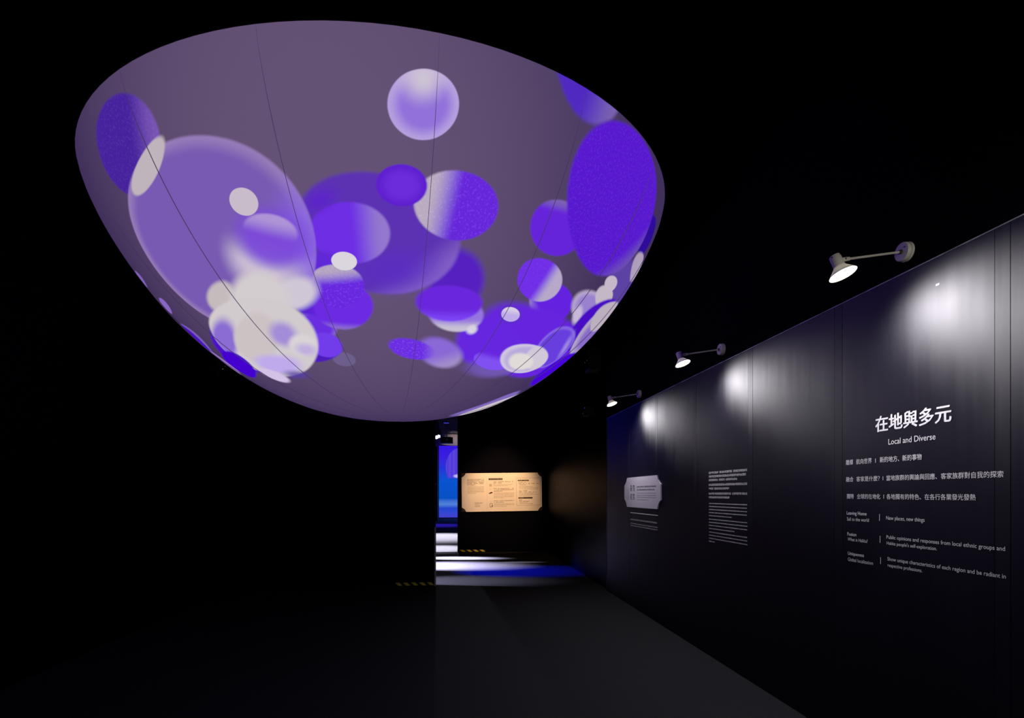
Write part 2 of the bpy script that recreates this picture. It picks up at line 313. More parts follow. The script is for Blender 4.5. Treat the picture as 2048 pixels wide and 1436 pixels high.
 {'c':[-0.9316,-1.0148],'ax':[0.2928,0.1296],'an':2.5528,'c0':[0.5149,0.402,0.8388],'soft':0.4,'clip':'wm'},
 {'c':[-1.0169,-0.7868],'ax':[0.1626,0.1021],'an':2.8492,'c0':[0.6584,0.5395,0.7913],'soft':0.2},
 {'c':[-0.7814,-0.9504],'ax':[0.1472,0.065],'an':2.6245,'c0':[0.0976,0.0482,0.3813],'soft':0.7,'a':0.85},
 {'c':[-1.399,-0.6242],'ax':[0.2821,0.1652],'an':-1.1921,'c0':[0.0578,0.0,0.6172],'soft':0.1},
 {'c':[-1.72,-0.2073],'ax':[0.2885,0.1768],'an':-1.2022,'c0':[0.305,0.1746,0.552],'soft':0.12},
 {'c':[-1.9252,-0.4652],'ax':[0.3281,0.1729],'an':-1.1097,'c0':[0.2159,0.1221,0.4678],'soft':0.12},
 {'c':[-1.9658,-0.406],'ax':[0.3074,0.1642],'an':-1.1198,'c0':[0.0685,0.006,0.5271],'soft':0.12},
 {'c':[-2.1179,-0.8016],'ax':[0.1689,0.0726],'an':-1.1136,'c0':[0.2542,0.1329,0.552],'soft':0.1},
 {'c':[-2.4282,-0.81],'ax':[0.1933,0.0756],'an':-1.0289,'c0':[0.2086,0.117,0.4678],'soft':0.1}]

def projection_material():
    m = bpy.data.materials.new('projected_bubbles'); m.use_nodes = True
    nt = m.node_tree; N = nt.nodes; L = nt.links; N.clear()
    uv = N.new('ShaderNodeUVMap'); uv.uv_map = 'chart'
    def maprange(src, a, b, c, d, smooth=True):
        n = N.new('ShaderNodeMapRange'); n.clamp = True
        if smooth: n.interpolation_type = 'SMOOTHSTEP'
        for i, v in zip((1, 2, 3, 4), (a, b, c, d)): n.inputs[i].default_value = v
        L.new(src, n.inputs[0]); return n.outputs[0]
    def mul(a, b):
        n = N.new('ShaderNodeMath'); n.operation = 'MULTIPLY'
        L.new(a, n.inputs[0])
        if isinstance(b, float): n.inputs[1].default_value = b
        else: L.new(b, n.inputs[1])
        return n.outputs[0]
    def mix(f, a, b):
        n = N.new('ShaderNodeMix'); n.data_type = 'RGBA'; n.clamp_factor = False
        L.new(f, n.inputs[0])
        for k, v in ((6, a), (7, b)):
            if isinstance(v, (tuple, list)): n.inputs[k].default_value = (*v, 1)
            else: L.new(v, n.inputs[k])
        return n.outputs[2]
    one = N.new('ShaderNodeVectorMath'); one.operation = 'ADD'; one.inputs[1].default_value = (0, 0, 1)
    L.new(uv.outputs[0], one.inputs[0])
    def dot(v, w):
        n = N.new('ShaderNodeVectorMath'); n.operation = 'DOT_PRODUCT'
        L.new(v, n.inputs[0]); n.inputs[1].default_value = w; return n.outputs['Value']
    def axes(c, ax, an):
        """rows that take (u, v, 1) to the ellipse's own unit coordinates"""
        co, si = math.cos(an), math.sin(an)
        rx = (co/ax[0], si/ax[0]); ry = (-si/ax[1], co/ax[1])
        return (*rx, -(rx[0]*c[0] + rx[1]*c[1])), (*ry, -(ry[0]*c[0] + ry[1]*c[1]))
    def local(c, ax, an):
        rx, ry = axes(c, ax, an)
        n = N.new('ShaderNodeCombineXYZ'); L.new(dot(one.outputs[0], rx), n.inputs[0]); L.new(dot(one.outputs[0], ry), n.inputs[1])
        return n.outputs[0]
    def length(v):
        n = N.new('ShaderNodeVectorMath'); n.operation = 'LENGTH'; L.new(v, n.inputs[0]); return n.outputs['Value']
    # fine sparkle carried by some of the bubbles
    nz = N.new('ShaderNodeTexNoise'); nz.inputs['Scale'].default_value = 60; nz.inputs['Detail'].default_value = 1
    L.new(uv.outputs[0], nz.inputs['Vector'])
    spark = maprange(nz.outputs['Fac'], .53, .68, 0, 1)
    # plain ground of the picture, the projector's dimming towards its edges painted in
    g = local((-.25, -2.6), (2.6, 2.9), 0)
    colour = mix(maprange(length(g), .15, 1.15, 0, 1), lin((100, 82, 116)), lin((64, 48, 90)))
    masks = {}
    for b in BLOBS:
        p = local(b['c'], b['ax'], b['an'])
        r = length(p)
        s = b['soft']
        mask = maprange(r, 1 + s*.5, 1 - s*1.2 if s < .3 else max(0, 1 - s*1.25), 0, 1)
        if 'name' in b: masks[b['name']] = mask
        col = tuple(b['c0'])
        if 'g' in b:
            if b.get('rad'): t = r
            else:
                rx, ry = axes(b['c'], b['ax'], b['an'])
                t = dot(one.outputs[0], tuple(b['d'][0]*rx[k] + b['d'][1]*ry[k] for k in range(3)))
            if 'c1' in b:
                col = mix(maprange(t, b['g'][0], b['g'][1], 0, 1), col, tuple(b['c1']))
            if 'a1' in b:
                mask = mul(mask, maprange(t, b['g'][0], b['g'][1], b['a'], b['a1']))
        if 'a' in b and 'a1' not in b: mask = mul(mask, float(b['a']))
        if 'clip' in b: mask = mul(mask, masks[b['clip']])
        if 'sp' in b:
            sp = mul(spark, float(b['sp']) * .45)
            if isinstance(col, tuple):
                col = mix(sp, col, tuple(v*.6 + .25*w for v, w in zip(col, (.8, .6, 1.2))))
            else:
                sc = N.new('ShaderNodeVectorMath'); sc.operation = 'MULTIPLY_ADD'
                L.new(col, sc.inputs[0]); sc.inputs[1].default_value = (1.1, 1.1, 1.1); sc.inputs[2].default_value = (.10, .06, .16)
                col = mix(sp, col, sc.outputs[0])
        colour = mix(mask, colour, col)
    em = N.new('ShaderNodeEmission'); L.new(colour, em.inputs[0]); em.inputs[1].default_value = 1.0  # fabric glows by itself in place of a projector's light
    out = N.new('ShaderNodeOutputMaterial'); L.new(em.outputs[0], out.inputs[0])
    m.cycles.emission_sampling = 'NONE'
    return m
M_PROJ = projection_material()

# ---------------------------------------------------------------- the room
ZC = 4.3; YF = 9.24; YB = 14.47; XL = -3.457; YR = -3.2; YH = 34.6
tag(box('floor', -9, 9, YR, YB + .15, -.12, 0, M_CARPET), kind='structure')
tag(box('floor_hall', -9, 9, YB + .15, YH, -.12, 0, M_HALLFLOOR), kind='structure')
tag(box('ceiling', -9, 2.6, YR, YB + .15, ZC, ZC + .1, M_BLACK), kind='structure')
tag(box('wall_left', XL - .12, XL, YR, YF + .12, 0, ZC, M_BLACK), kind='structure')
tag(box('wall_rear', XL, 2.6, YR - .1, YR, 0, ZC, M_BLACK), kind='structure')
tag(box('wall_front', XL, -.300, YF, YF + .12, 0, ZC, M_SATIN), kind='structure')
tag(box('trim_1', -.315, -.294, YF - .006, YF + .126, 0, .95, M_EDGE), kind='structure')  # low pale strip stands in for light catching the partition's edge
tag(box('wall_far', .09, 2.6, YB, YB + .15, 0, ZC, M_BLACK), kind='structure')
tag(box('wall_passage', 2.39, 2.6, 8.56, YB, 0, ZC, M_GLOSSBLACK), kind='structure')
tag(box('baseboard_left', XL, XL + .012, YR, YF, 0, .05, M_GLOSSBLACK), kind='structure')

wall_r = tag(box('wall_right', XW + .02, 2.6, YR, 8.56, 0, ZC, M_BLACK), kind='structure')
joints = [YR, -1.97, -.92, .12, 1.165, 2.205, 3.25, 4.285, 5.335, 6.39, 7.44, 8.56]
for a, b in zip(joints[:-1], joints[1:]):
    box('wall_panel', XW, XW + .02, a + .037, b - .037, 0, 2.655, M_PANEL, wall_r)
for j in joints[1:-1]:
    box('joint_strip', XW - .0006, XW + .02, j - .034, j + .034, .0, 2.655, M_STRIP, wall_r)
box('top_trim', XW - .002, XW + .02, YR, 8.56, 2.655, 2.660, M_TRIM, wall_r)
box('end_trim', XW - .002, XW + .02, 8.552, 8.562, 0, 2.655, M_STRIP, wall_r)

# the hall seen through the gap
tag(box('wall_back', -9, 9, YH, YH + .15, 0, 7, M_TAN), kind='structure')
tag(box('wall_hall_left', -9.15, -9, YF, YH, 0, 7, M_BLACK), kind='structure')
tag(box('wall_hall_right', 9, 9.15, YB, YH, 0, 7, M_BLACK), kind='structure')
tag(box('ceiling_hall', -9, 9, YB, YH, 7, 7.1, M_BLACK), kind='structure')
tag(box('wall_header', -9, 2.6, YB + .05, YB + .15, ZC + .1, 7, M_BLACK), kind='structure')

# ---------------------------------------------------------------- the bowl
BX, BY, BR, BZR, BZA, Q1, Q2, TILT = -.5476, 5.7625, 2.577, 4.1, 2.252, 2.29, 1.304, .0219
bowl = empty('projection_bowl', (BX, BY, BZR))
tag(bowl, 'huge fabric bowl hanging from the ceiling with violet and white bubbles projected on it', 'bowl screen')
NP = 400
prof = [(BR*math.sin(i/NP*math.pi/2)**(2/Q1), -(BZR-BZA)*math.cos(i/NP*math.pi/2)**(2/Q2)) for i in range(NP+1)]
arc = [0.0]
for (r0, z0), (r1, z1) in zip(prof[:-1], prof[1:]): arc.append(arc[-1] + math.hypot(r1-r0, z1-z0))
def at_arc(s):
    lo = 0; hi = NP
    while hi - lo > 1:
        mid = (lo + hi)//2
        if arc[mid] <= s: lo = mid
        else: hi = mid
    t = (s - arc[lo])/max(1e-9, arc[hi]-arc[lo])
    return prof[lo][0]+t*(prof[hi][0]-prof[lo][0]), prof[lo][1]+t*(prof[hi][1]-prof[lo][1])
SEAM0 = math.radians(-79.6); STEP = math.radians(22.5); NR, NC = 56, 8
def bowl_pt(s, ph, off=0.0):
    r, z = at_arc(s)
    x, y = (r+off)*math.cos(ph), (r+off)*math.sin(ph)
    return Vector((x, y, z - off*.5 + TILT*x))
for g in range(16):
    bm = bmesh.new(); uvl = bm.loops.layers.uv.new('chart'); chart = {}
    rows = []
    a0 = SEAM0 + g*STEP
    for i in range(NR+1):
        s = arc[-1]*i/NR
        row = []
        for k in range(NC+1 if i else 1):
            u = k/NC if i else .5
            ph = a0 + u*STEP
            bulge = .010*(math.sin(math.pi*u)-1.0)*math.sin(math.pi*min(1, i/NR)) if i else 0
            v = bm.verts.new(bowl_pt(s, ph, bulge)); chart[v] = (s*math.cos(ph), s*math.sin(ph)); row.append(v)
        rows.append(row)
    for i in range(NR):
        A, Bv = rows[i], rows[i+1]
        for k in range(NC):
            f = bm.faces.new((A[0], Bv[k+1], Bv[k]) if i == 0 else (A[k], A[k+1], Bv[k+1], Bv[k]))
            for lp in f.loops: lp[uvl].uv = chart[lp.vert]
    link('fabric_gore', bm_mesh(bm, 'fabric_gore', True), M_PROJ, bowl)
for g in range(16):
    ph = SEAM0 + g*STEP; bm = bmesh.new(); prev = None
    for i in range(2, 81):
        s = arc[-1]*i/80
        r, _ = at_arc(s); w = 0.0018/max(r, .05)
        cur = [bm.verts.new(bowl_pt(s, ph - w, -.004)), bm.verts.new(bowl_pt(s, ph, .0008)), bm.verts.new(bowl_pt(s, ph + w, -.004))]
        if prev:
            for k in (0, 1): bm.faces.new((prev[k], prev[k+1], cur[k+1], cur[k]))
        prev = cur
    link('seam', bm_mesh(bm, 'seam', True), M_SEAM, bowl)
bm = bmesh.new(); ring = []
for i in range(128):
    ph = 2*math.pi*i/128; c = bowl_pt(arc[-1], ph); d = Vector((math.cos(ph), math.sin(ph), 0))
    ring.append([bm.verts.new(c + d*(.010*math.cos(q)) + Vector((0, 0, .016 + .016*math.sin(q)))) for q in [k*math.pi/4 for k in range(8)]])
for i in range(128):
    a, b = ring[i], ring[(i+1) % 128]
    for k in range(8): bm.faces.new((a[k], b[k], b[(k+1) % 8], a[(k+1) % 8]))
link('rim_hem', bm_mesh(bm, 'rim_hem', True), M_HEM, bowl)
bm = bmesh.new(); lo = []; hi = []
for i in range(96):
    ph = 2*math.pi*i/96; c = bowl_pt(arc[-1], ph, -.03)
    lo.append(bm.verts.new(c + Vector((0, 0, .03)))); hi.append(bm.verts.new(Vector((c.x, c.y, ZC - BZR))))
for i in range(96):
    bm.faces.new((lo[i], lo[(i+1) % 96], hi[(i+1) % 96], hi[i]))
link('collar', bm_mesh(bm, 'collar'), M_BLACK, bowl)

# ---------------------------------------------------------------- wall lamps
AXIS = Vector((.25, -.246, -.94)).normalized()
def make_lamp(AXIS=AXIS):
    t = empty('wall_lamp')
    p = lathe('mounting_plate', (-.002, 0, 0), (-1, 0, 0), [(.050, 0), (.051, .004), (.050, .012), (.044, .013), (.044, .018), (.049, .019), (.049, .030), (.046, .034), (.018, .036)], M_LAMP, t, 40)
    lathe('plate_screw', (-.0375, -.026, .016), (-1, 0, 0), [(.004, 0), (.004, .002)], M_LAMPDARK, p, 10)
    lathe('arm_socket', (-.036, 0, 0), (-1, 0, -.14), [(.012, 0), (.010, .014)], M_LAMPDARK, t, 16)
    a = Vector((-.04, 0, -.001)); b = Vector((-.335, 0, -.050))
    rod('arm', a, b, .0062, M_LAMP, t, 14)
    k = lathe('knuckle', b + (a-b).normalized()*.008, b-a, [(.0095, 0), (.011, .004), (.011, .038), (.008, .046)], M_LAMP, t, 16)
    rod('knuckle_pin', b + Vector((-.020, -.013, -.003)), b + Vector((-.020, .013, -.003)), .0042, M_LAMPDARK, k, 10)
    top = b + Vector((-.072, .004, .014))
    lathe('socket', top, AXIS, [(.024, 0), (.027, .004), (.028, .066), (.027, .070)], M_LAMP, t, 32)
    s = lathe('shade', top + AXIS*.062, AXIS, [(.027, 0), (.030, .006), (.040, .018), (.058, .038), (.067, .050)], M_SHADE, t, 40, False, False)
    for q in range(4):
        M = frame_to(AXIS); an = q*math.pi/2 + .4
        c = top + AXIS*.010 + M @ Vector((.0275*math.cos(an), .0275*math.sin(an), 0))
        lathe('vent_slot', c, M @ Vector((math.cos(an), math.sin(an), 0)), [(.004, 0), (.003, .0015)], M_LAMPDARK, t, 8)
    lathe('bulb', top + AXIS*.096, AXIS, [(.042, 0), (.057, .008), (.050, .013), (.025, .016), (.001, .017)], M_LENS, t, 32, False, False)
    l = bpy.data.lights.new('lamp_beam', 'SPOT'); l.energy = 80; l.color = (1.0, .97, .92)
    l.spot_size = math.radians(156); l.spot_blend = 1.0; l.shadow_soft_size = .05
    lo = bpy.data.objects.new('lamp_beam', l); COL.objects.link(lo); lo.parent = t
    lo.location = top + AXIS*.166; lo.rotation_euler = AXIS.to_track_quat('-Z', 'Y').to_euler()
    return t
def dup(root, loc):
    r = root.copy(); COL.objects.link(r); r.location = loc
    for ch in list(root.children):
        c = ch.copy(); COL.objects.link(c); c.parent = r
        for gch in ch.children:
            d = gch.copy(); COL.objects.link(d); d.parent = c
    return r
lamp0 = make_lamp()
lamp_sites = [(1808, 504, 'cream arm lamp above the big white heading lettering'),
              (1442, 699, 'cream arm lamp above the tall block of small white lettering'),
              (1278, 788, 'cream arm lamp above the lilac ticket-shaped sign')]
for i, (x, y, lab) in enumerate(lamp_sites):
    Y, Z = wall_pt(x, y); loc = (XW + .02, Y, Z)
    t = lamp0 if i == 0 else dup(lamp0, loc)
    t.location = loc
    tag(t, lab, 'lamp', 'arm lamps along the lettered wall')

t = make_lamp(Vector((.22, .55, -.80)).normalized())                    # unseen lamp added to brighten the arms of those in view
t.location = (XW + .02, .66, wall_pt(1808, 504)[1])
tag(t, 'cream arm lamp added out of view to brighten the lamp arms along the wall', 'lamp', 'arm lamps along the lettered wall')

# ---------------------------------------------------------------- lettering on the right wall
TEXT_M = Matrix(((0, 0, -1), (-1, 0, 0), (0, 1, 0)))     # text x -> -Y, text y -> +Z, normal -> -X
def text_verts(s, offset=0.0):
    cu = bpy.data.curves.new('t', 'FONT'); cu.body = s; cu.size = 1.0; cu.offset = offset
    cu.resolution_u = 3; cu.extrude = 0
    o = bpy.data.objects.new('t', cu); COL.objects.link(o)
    bpy.context.view_layer.update()
    dg = bpy.context.evaluated_depsgraph_get()
    me = bpy.data.meshes.new_from_object(o.evaluated_get(dg), depsgraph=dg)
    bpy.data.objects.remove(o, do_unlink=True); bpy.data.curves.remove(cu)
    return me
_cap = text_verts('H'); CAPH = max(v.co.y for v in _cap.vertices)
def wall_text(name, s, xl, xr, yt, yb, bold=0.0, cap=False, mat=None):
    """glyphs between pixel columns xl..xr; yt / yb top and bottom at the left end (cap height for Latin)"""
    me = text_verts(s)
    if bold:
        bm = bmesh.new()
        for k, dx in enumerate((-bold, -bold*.33, bold*.33, bold)):
            n0 = len(bm.verts); bm.from_mesh(me); bm.verts.ensure_lookup_table()
            for v in bm.verts[n0:]: v.co.x += dx; v.co.y += (bold*.5 if k % 2 else -bold*.5); v.co.z = k*.0001
        bm.to_mesh(me); bm.free()
    Yl, Zt = wall_pt(xl, yt); _, Zb = wall_pt(xl, yb); Yr, _ = wall_pt(xr, yt)
    xs = [v.co.x for v in me.vertices]; ys = [v.co.y for v in me.vertices]
    x0, x1, y0, y1 = min(xs), max(xs), min(ys), max(ys)
    if cap: y0, y1 = 0.0, CAPH
    for v in me.vertices:
        fx = (v.co.x - x0)/(x1 - x0); fy = (v.co.y - y0)/(y1 - y0)
        v.co = Vector((XW - .0009 - v.co.z*.5, Yl + fx*(Yr - Yl), Zb + fy*(Zt - Zb)))
    return link(name, me, mat or M_VINYL, wall_r)
def bar(xc, yt, yb):
    Y, Zt = wall_pt(xc, yt); _, Zb = wall_pt(xc, yb)
    box('divider_bar', XW - .0012, XW, Y - .0011, Y + .0011, Zb, Zt, M_VINYL, wall_r)
zx = lambda v: 1660 + v/5.278
za = lambda v: 780 + v/5.278
zb = lambda v: 1000 + v/5.278
tx = wall_text('heading_text', '在地與多元', zx(480), zx(1285), za(283), za(449), .026)
wall_text('subheading_text', 'Local and Diverse', zx(618), zx(1115), za(519), za(577), .006, True)
for row, yt, yb in (((('離鄉', 170, 245, .016), ('航向世界', 278, 442, .008), ('新的地方、新的事物', 527, 970, .008)), 738, 794),
                    ((('融合', 172, 248, .016), ('客家是什麼？', 280, 527, .008), ('當地族群的輿論與回應、客家族群對自我的探索', 597, 1833, .008)), 918, 971),
                    ((('獨特', 178, 252, .016), ('全球的在地化', 285, 533, .008), ('各地獨有的特色、在各行各業發光發熱', 598, 1540, .008)), 1096, 1148)):
    base = [wall_pt(zx(row[0][1]), za(v))[1] for v in (yt, yb)]
    for s, a, b, bd in row:
        d = FPX*XW/(CA*(zx(a) - 908)); yy = [HORIZON - (z - EYE)*FPX/d for z in base]
        wall_text('text_line', s, zx(a), zx(b), yy[0], yy[1], bd)
bar(zx(481), za(723), za(768)); bar(zx(560), za(912), za(952)); bar(zx(568), za(1105), za(1146))
for s, a, b, yt, yb, bd in (('Leaving Home', 178, 388, 118, 153, .016), ('Sail to the world', 180, 412, 181, 216, 0), ('New places, new things', 595, 1000, 168, 207, .004),
                            ('Fusion', 185, 280, 340, 374, .016), ('What is Hakka?', 188, 398, 394, 428, 0), ('Public opinions and responses from local ethnic groups and', 598, 1850, 371, 408, .004),
                            ("Hakka people's self-exploration.", 600, 1130, 436, 470, .004), ('Uniqueness', 190, 360, 543, 577, .016), ('Global localization', 190, 455, 606, 641, 0),
                            ('Show unique characteristics of each region and be radiant in', 608, 1858, 601, 638, .004), ('respective professions.', 610, 975, 668, 703, .004)):
    wall_text('text_line', s, zx(a), zx(b), zb(yt), zb(yb), bd, True)
bar(zx(523), zb(148), zb(220)); bar(zx(529), zb(380), zb(452)); bar(zx(535), zb(605), zb(675))

# rows of print too small to read: marks of the right height, length and rhythm
def print_row(bm, x0, x1, y0, h, kind, rnd, put):
    """kind c: square characters, e: small Latin; put(x0,x1,y0,y1) adds one mark"""
    if kind == 'c':
        n = max(1, round((x1 - x0)/(h*1.06))); w = (x1 - x0)/n
        for i in range(n):
            a = x0 + i*w; b = a + w*.88
            if rnd.random() < .04: continue
            t = h*.13
            for q in (0.02, .42, .84):
                if rnd.random() < .85: put(a + w*rnd.uniform(0, .12), b - w*rnd.uniform(0, .12), y0 + h*q, y0 + h*q + t)
            for q in rnd.sample((.08, .38, .68), 2): put(a + w*q, a + w*q + t, y0 + h*rnd.uniform(0, .2), y0 + h*rnd.uniform(.8, 1))
    else:
        x = x0
        while x < x1:
            for _ in range(rnd.randint(2, 9)):
                w = h*rnd.uniform(.34, .6); 
                if x + w > x1: break
                up = h*(1.0 if rnd.random() < .28 else .68); dn = -h*.25 if rnd.random() < .1 else 0
                put(x, x + h*.13, y0 + dn, y0 + up); put(x, x + w*.8, y0 + h*.56, y0 + h*.68)
                put(x + w*.6, x + w*.6 + h*.12, y0, y0 + h*.62)
                x += w
            x += h*.30
            if x > x1 - h*.4: break
def wall_print(name, xl, xr, yt, yb, kind, mat, seed, off=.0010, parent=None, plane=None):
    rnd = random.Random(seed); bm = bmesh.new()
    Yl, Zt = wall_pt(xl, yt); _, Zb = wall_pt(xl, yb); Yr, _ = wall_pt(xr, yt)
    def put(a, b, c, d):
        vs_ = [bm.verts.new((XW - off, Yl - p, Zb + q)) for p, q in ((a, c), (b, c), (b, d), (a, d))]
        bm.faces.new(vs_)
    print_row(bm, 0, Yl - Yr, 0, Zt - Zb, kind, rnd, put)
    return tag(link(name, bm_mesh(bm, name), mat, parent or wall_r), kind='stuff')
# the tall block: zoom of 100 px blocks at (1405, 930) and (1405, 1000)
q1 = lambda v: 930 + v/15.96
q2 = lambda v: 1000 + v/14.36
for i, (x1, yt, yb) in enumerate(((1430, 222, 285), (1395, 338, 402), (1110, 455, 515), (1432, 604, 668), (850, 725, 785), (1432, 880, 942), (870, 998, 1058))):
    wall_print('text_line', 1405 + 205/15.96, 1405 + x1/15.96, q1(yt), q1(yb), 'c', M_VINYL, 100 + i)
for i, (x1, yt) in enumerate(((1290, 72), (1290, 158), (1290, 246), (1290, 333), (848, 420), (1295, 522), (1295, 610), (1298, 698), (930, 788), (1298, 890), (1298, 978), (1298, 1068), (355, 1155))):
    wall_print('text_line', 1405 + 188/14.36, 1405 + x1/14.36, q2(yt + 4), q2(yt + 36), 'e', M_VINYL, 200 + i)
q3x = lambda v: 1240 + v/11.05
q3y = lambda v: 940 + v/11.05
Y0, Z0 = wall_pt(q3x(228), q3y(940)); Y1, _ = wall_pt(q3x(838), q3y(940))
box('rule_line', XW - .0012, XW, Y1, Y0, Z0 - .0035, Z0 + .0035, M_VINYL, wall_r)
wall_print('text_line', q3x(232), q3x(825), q3y(1072), q3y(1100), 'c', M_VINYL, 301)
wall_print('text_line', q3x(232), q3x(835), q3y(1158), q3y(1180), 'e', M_VINYL, 302)
wall_print('text_line', q3x(232), q3x(832), q3y(1205), q3y(1228), 'e', M_VINYL, 303)
Y0, Z0 = wall_pt(1872, 568.5)
box('sticker', XW - .0010, XW, Y0 - .020, Y0, Z0 - .010, Z0, M_SIGNW, wall_r)

# ---------------------------------------------------------------- ticket-shaped signs
def ticket_mesh(name, w, h, nx, ny, depth, step=.45):
    """rectangle in x,z (facing -y) whose corners are cut by stepped notches"""
    pts = []
    def corner(sx, sz):
        cx, cz = sx*w/2, sz*h/2
        return [(cx - sx*nx, cz), (cx - sx*nx*.72, cz - sz*ny*.48), (cx - sx*nx*.45, cz - sz*ny*.74), (cx, cz - sz*ny)]
    pts += corner(1, 1); pts += list(reversed(corner(1, -1))); pts += corner(-1, -1); pts += list(reversed(corner(-1, 1)))
    bm = bmesh.new()
    f = [bm.verts.new((x, 0, z)) for x, z in pts]; b = [bm.verts.new((x, depth, z)) for x, z in pts]
    bm.faces.new(f); bm.faces.new(list(reversed(b)))
    for i in range(len(pts)):
        j = (i+1) % len(pts); bm.faces.new((f[i], b[i], b[j], f[j]))
    bmesh.ops.recalc_face_normals(bm, faces=bm.faces)
    return bm_mesh(bm, name)

def flat_part(name, parent, mat, quads, y=-.0008):
    bm = bmesh.new()
    for a, b, c, d in quads:
        bm.faces.new([bm.verts.new((p, y, q)) for p, q in ((a, c), (b, c), (b, d), (a, d))])
    return link(name, bm_mesh(bm, name), mat, parent)

# far warm-lit ticket: zoom of (910,930) at 10.78 px per px
def far_pt(x, y):
    L = (x - 1024)/FPX; k = YB/(CA - L*SA)              # ray to the plane Y = YB
    return (L*CA + SA)*k, EYE + (HORIZON - y)/FPX*k
SX0, SZ0 = far_pt(910 + 1005/10.78, 930 + 586/10.78)
Xa, _ = far_pt(910 + 145/10.78, 985); Xb, _ = far_pt(910 + 1867/10.78, 985)
_, Za = far_pt(1003, 930 + 172/10.78); _, Zb_ = far_pt(1003, 930 + 997/10.78)
SW, SH = Xb - Xa, Za - Zb_
sign = empty('guide_sign', ((Xa + Xb)/2, YB - .03, (Za + Zb_)/2), (0, math.radians(-.75), 0))
tag(sign, 'warm-lit cream ticket-shaped guide sign with three columns of small brown print', 'sign')
kx = SW/(1867 - 145); kz = SH/(997 - 172)
ux = lambda v: (v - 1006)*kx
uz = lambda v: (584.5 - v)*kz
link('board', ticket_mesh('board', SW, SH, 90*kx, 92*kz, .012), M_SIGN, sign)
box('backing_plate', -SW/2 - .004, SW/2 + .010, .012, .028, -SH/2 + .004, SH/2 + .008, M_BACKING, sign)
def srow(x0, x1, yc, kind, mat, seed):
    rnd = random.Random(seed); qs = []; h = (19 if kind == 'c' else 13)*kz
    print_row(None, ux(x0), ux(x1), uz(yc) - h/2, h, kind, rnd, lambda a, b, c, d: qs.append((a, b, c, d)))
    if qs: tag(flat_part('text_line', sign, mat, qs), kind='stuff')
crow = [(262, 572, 305), (595, 625, 305), (262, 530, 333), (552, 625, 333), (262, 465, 365), (505, 625, 365), (262, 365, 393), (400, 495, 393), (520, 612, 393), (262, 435, 422),
        (415, 582, 812), (820, 900, 360), (920, 1050, 360), (1070, 1190, 360), (1225, 1250, 360), (820, 890, 388), (920, 1000, 388), (820, 895, 507), (915, 1165, 507), (1230, 1262, 507),
        (820, 860, 536), (885, 1262, 536), (820, 1015, 566), (825, 935, 768), (950, 1045, 768), (1065, 1270, 768), (825, 850, 801), (865, 1050, 801),
        (1370, 1390, 382), (1405, 1460, 382), (1480, 1530, 382), (1370, 1425, 406), (1455, 1490, 406), (1520, 1550, 406), (1575, 1610, 406), (1640, 1715, 406), (1745, 1800, 406), (1390, 1520, 435),
        (1370, 1440, 562), (1465, 1550, 562), (1370, 1445, 590), (1475, 1545, 590), (1575, 1640, 590), (1672, 1745, 590), (1375, 1440, 762), (1375, 1430, 788), (1455, 1595, 788)]
erow = [(270, 625, v) for v in (463, 490, 518, 547, 572)] + [(265, 450, 600), (418, 528, 840), (415, 540, 865), (415, 535, 888), (820, 1235, 420), (825, 1140, 447)] + \
       [(825, 1265, v) for v in (603, 628, 657, 682)] + [(825, 1055, 708), (830, 1270, 832), (830, 1270, 857), (830, 1105, 887), (1370, 1665, 467), (1375, 1800, 490), (1375, 1800, 517),
        (1370, 1690, 618), (1370, 1805, 640), (1375, 1620, 670), (1380, 1555, 815), (1380, 1680, 840)]
for i, (a, b, y) in enumerate(crow): srow(a, b, y, 'c', M_INK, 400 + i)
for i, (a, b, y) in enumerate(erow): srow(a, b, y, 'e', M_INKMID, 500 + i)
R4 = lambda a, b, t, d: (ux(a), ux(b), uz(d), uz(t))
for i, (a, b, t, d, l0, l1) in enumerate(((722, 1020, 285, 322, 745, 1010), (1348, 1588, 325, 353, 1362, 1575), (1358, 1665, 700, 731, 1376, 1470))):
    hb = flat_part('header_bar', sign, M_INK, [R4(a, b, t, d)])
    rnd = random.Random(600 + i); qs = []
    print_row(None, ux(l0), ux(l1), uz((t + d)/2) - 7*kz, 14*kz, 'c', rnd, lambda p, q, c, d2: qs.append((p, q, c, d2)))
    tag(flat_part('header_text', hb, M_INKPALE, qs, -.0016), kind='stuff')
flat_part('divider', sign, M_INKPALE, [R4(681, 685, 330, 930)])
flat_part('frame_line', sign, M_INKMID, [R4(1316, 1320, 290, 870), R4(1833, 1837, 290, 870), R4(1320, 1833, 284, 288), R4(1320, 1833, 872, 876)])
for i, (a, b, y) in enumerate(((725, 792, 360), (728, 795, 517), (735, 802, 778))): srow(a, b, y, 'e', M_INKPALE, 620 + i)
flat_part('ticket_icon', sign, M_INKPALE, [R4(735, 790, 408, 462)])
flat_part('stamp_icon', sign, M_INK, [R4(760, 800, 580, 605), R4(745, 775, 590, 612), R4(722, 760, 600, 616)])
flat_part('phone_icon', sign, M_INK, [R4(740, 748, 822, 905), R4(788, 796, 822, 895), R4(748, 788, 822, 830), R4(748, 788, 896, 905), R4(780, 808, 870, 890)])

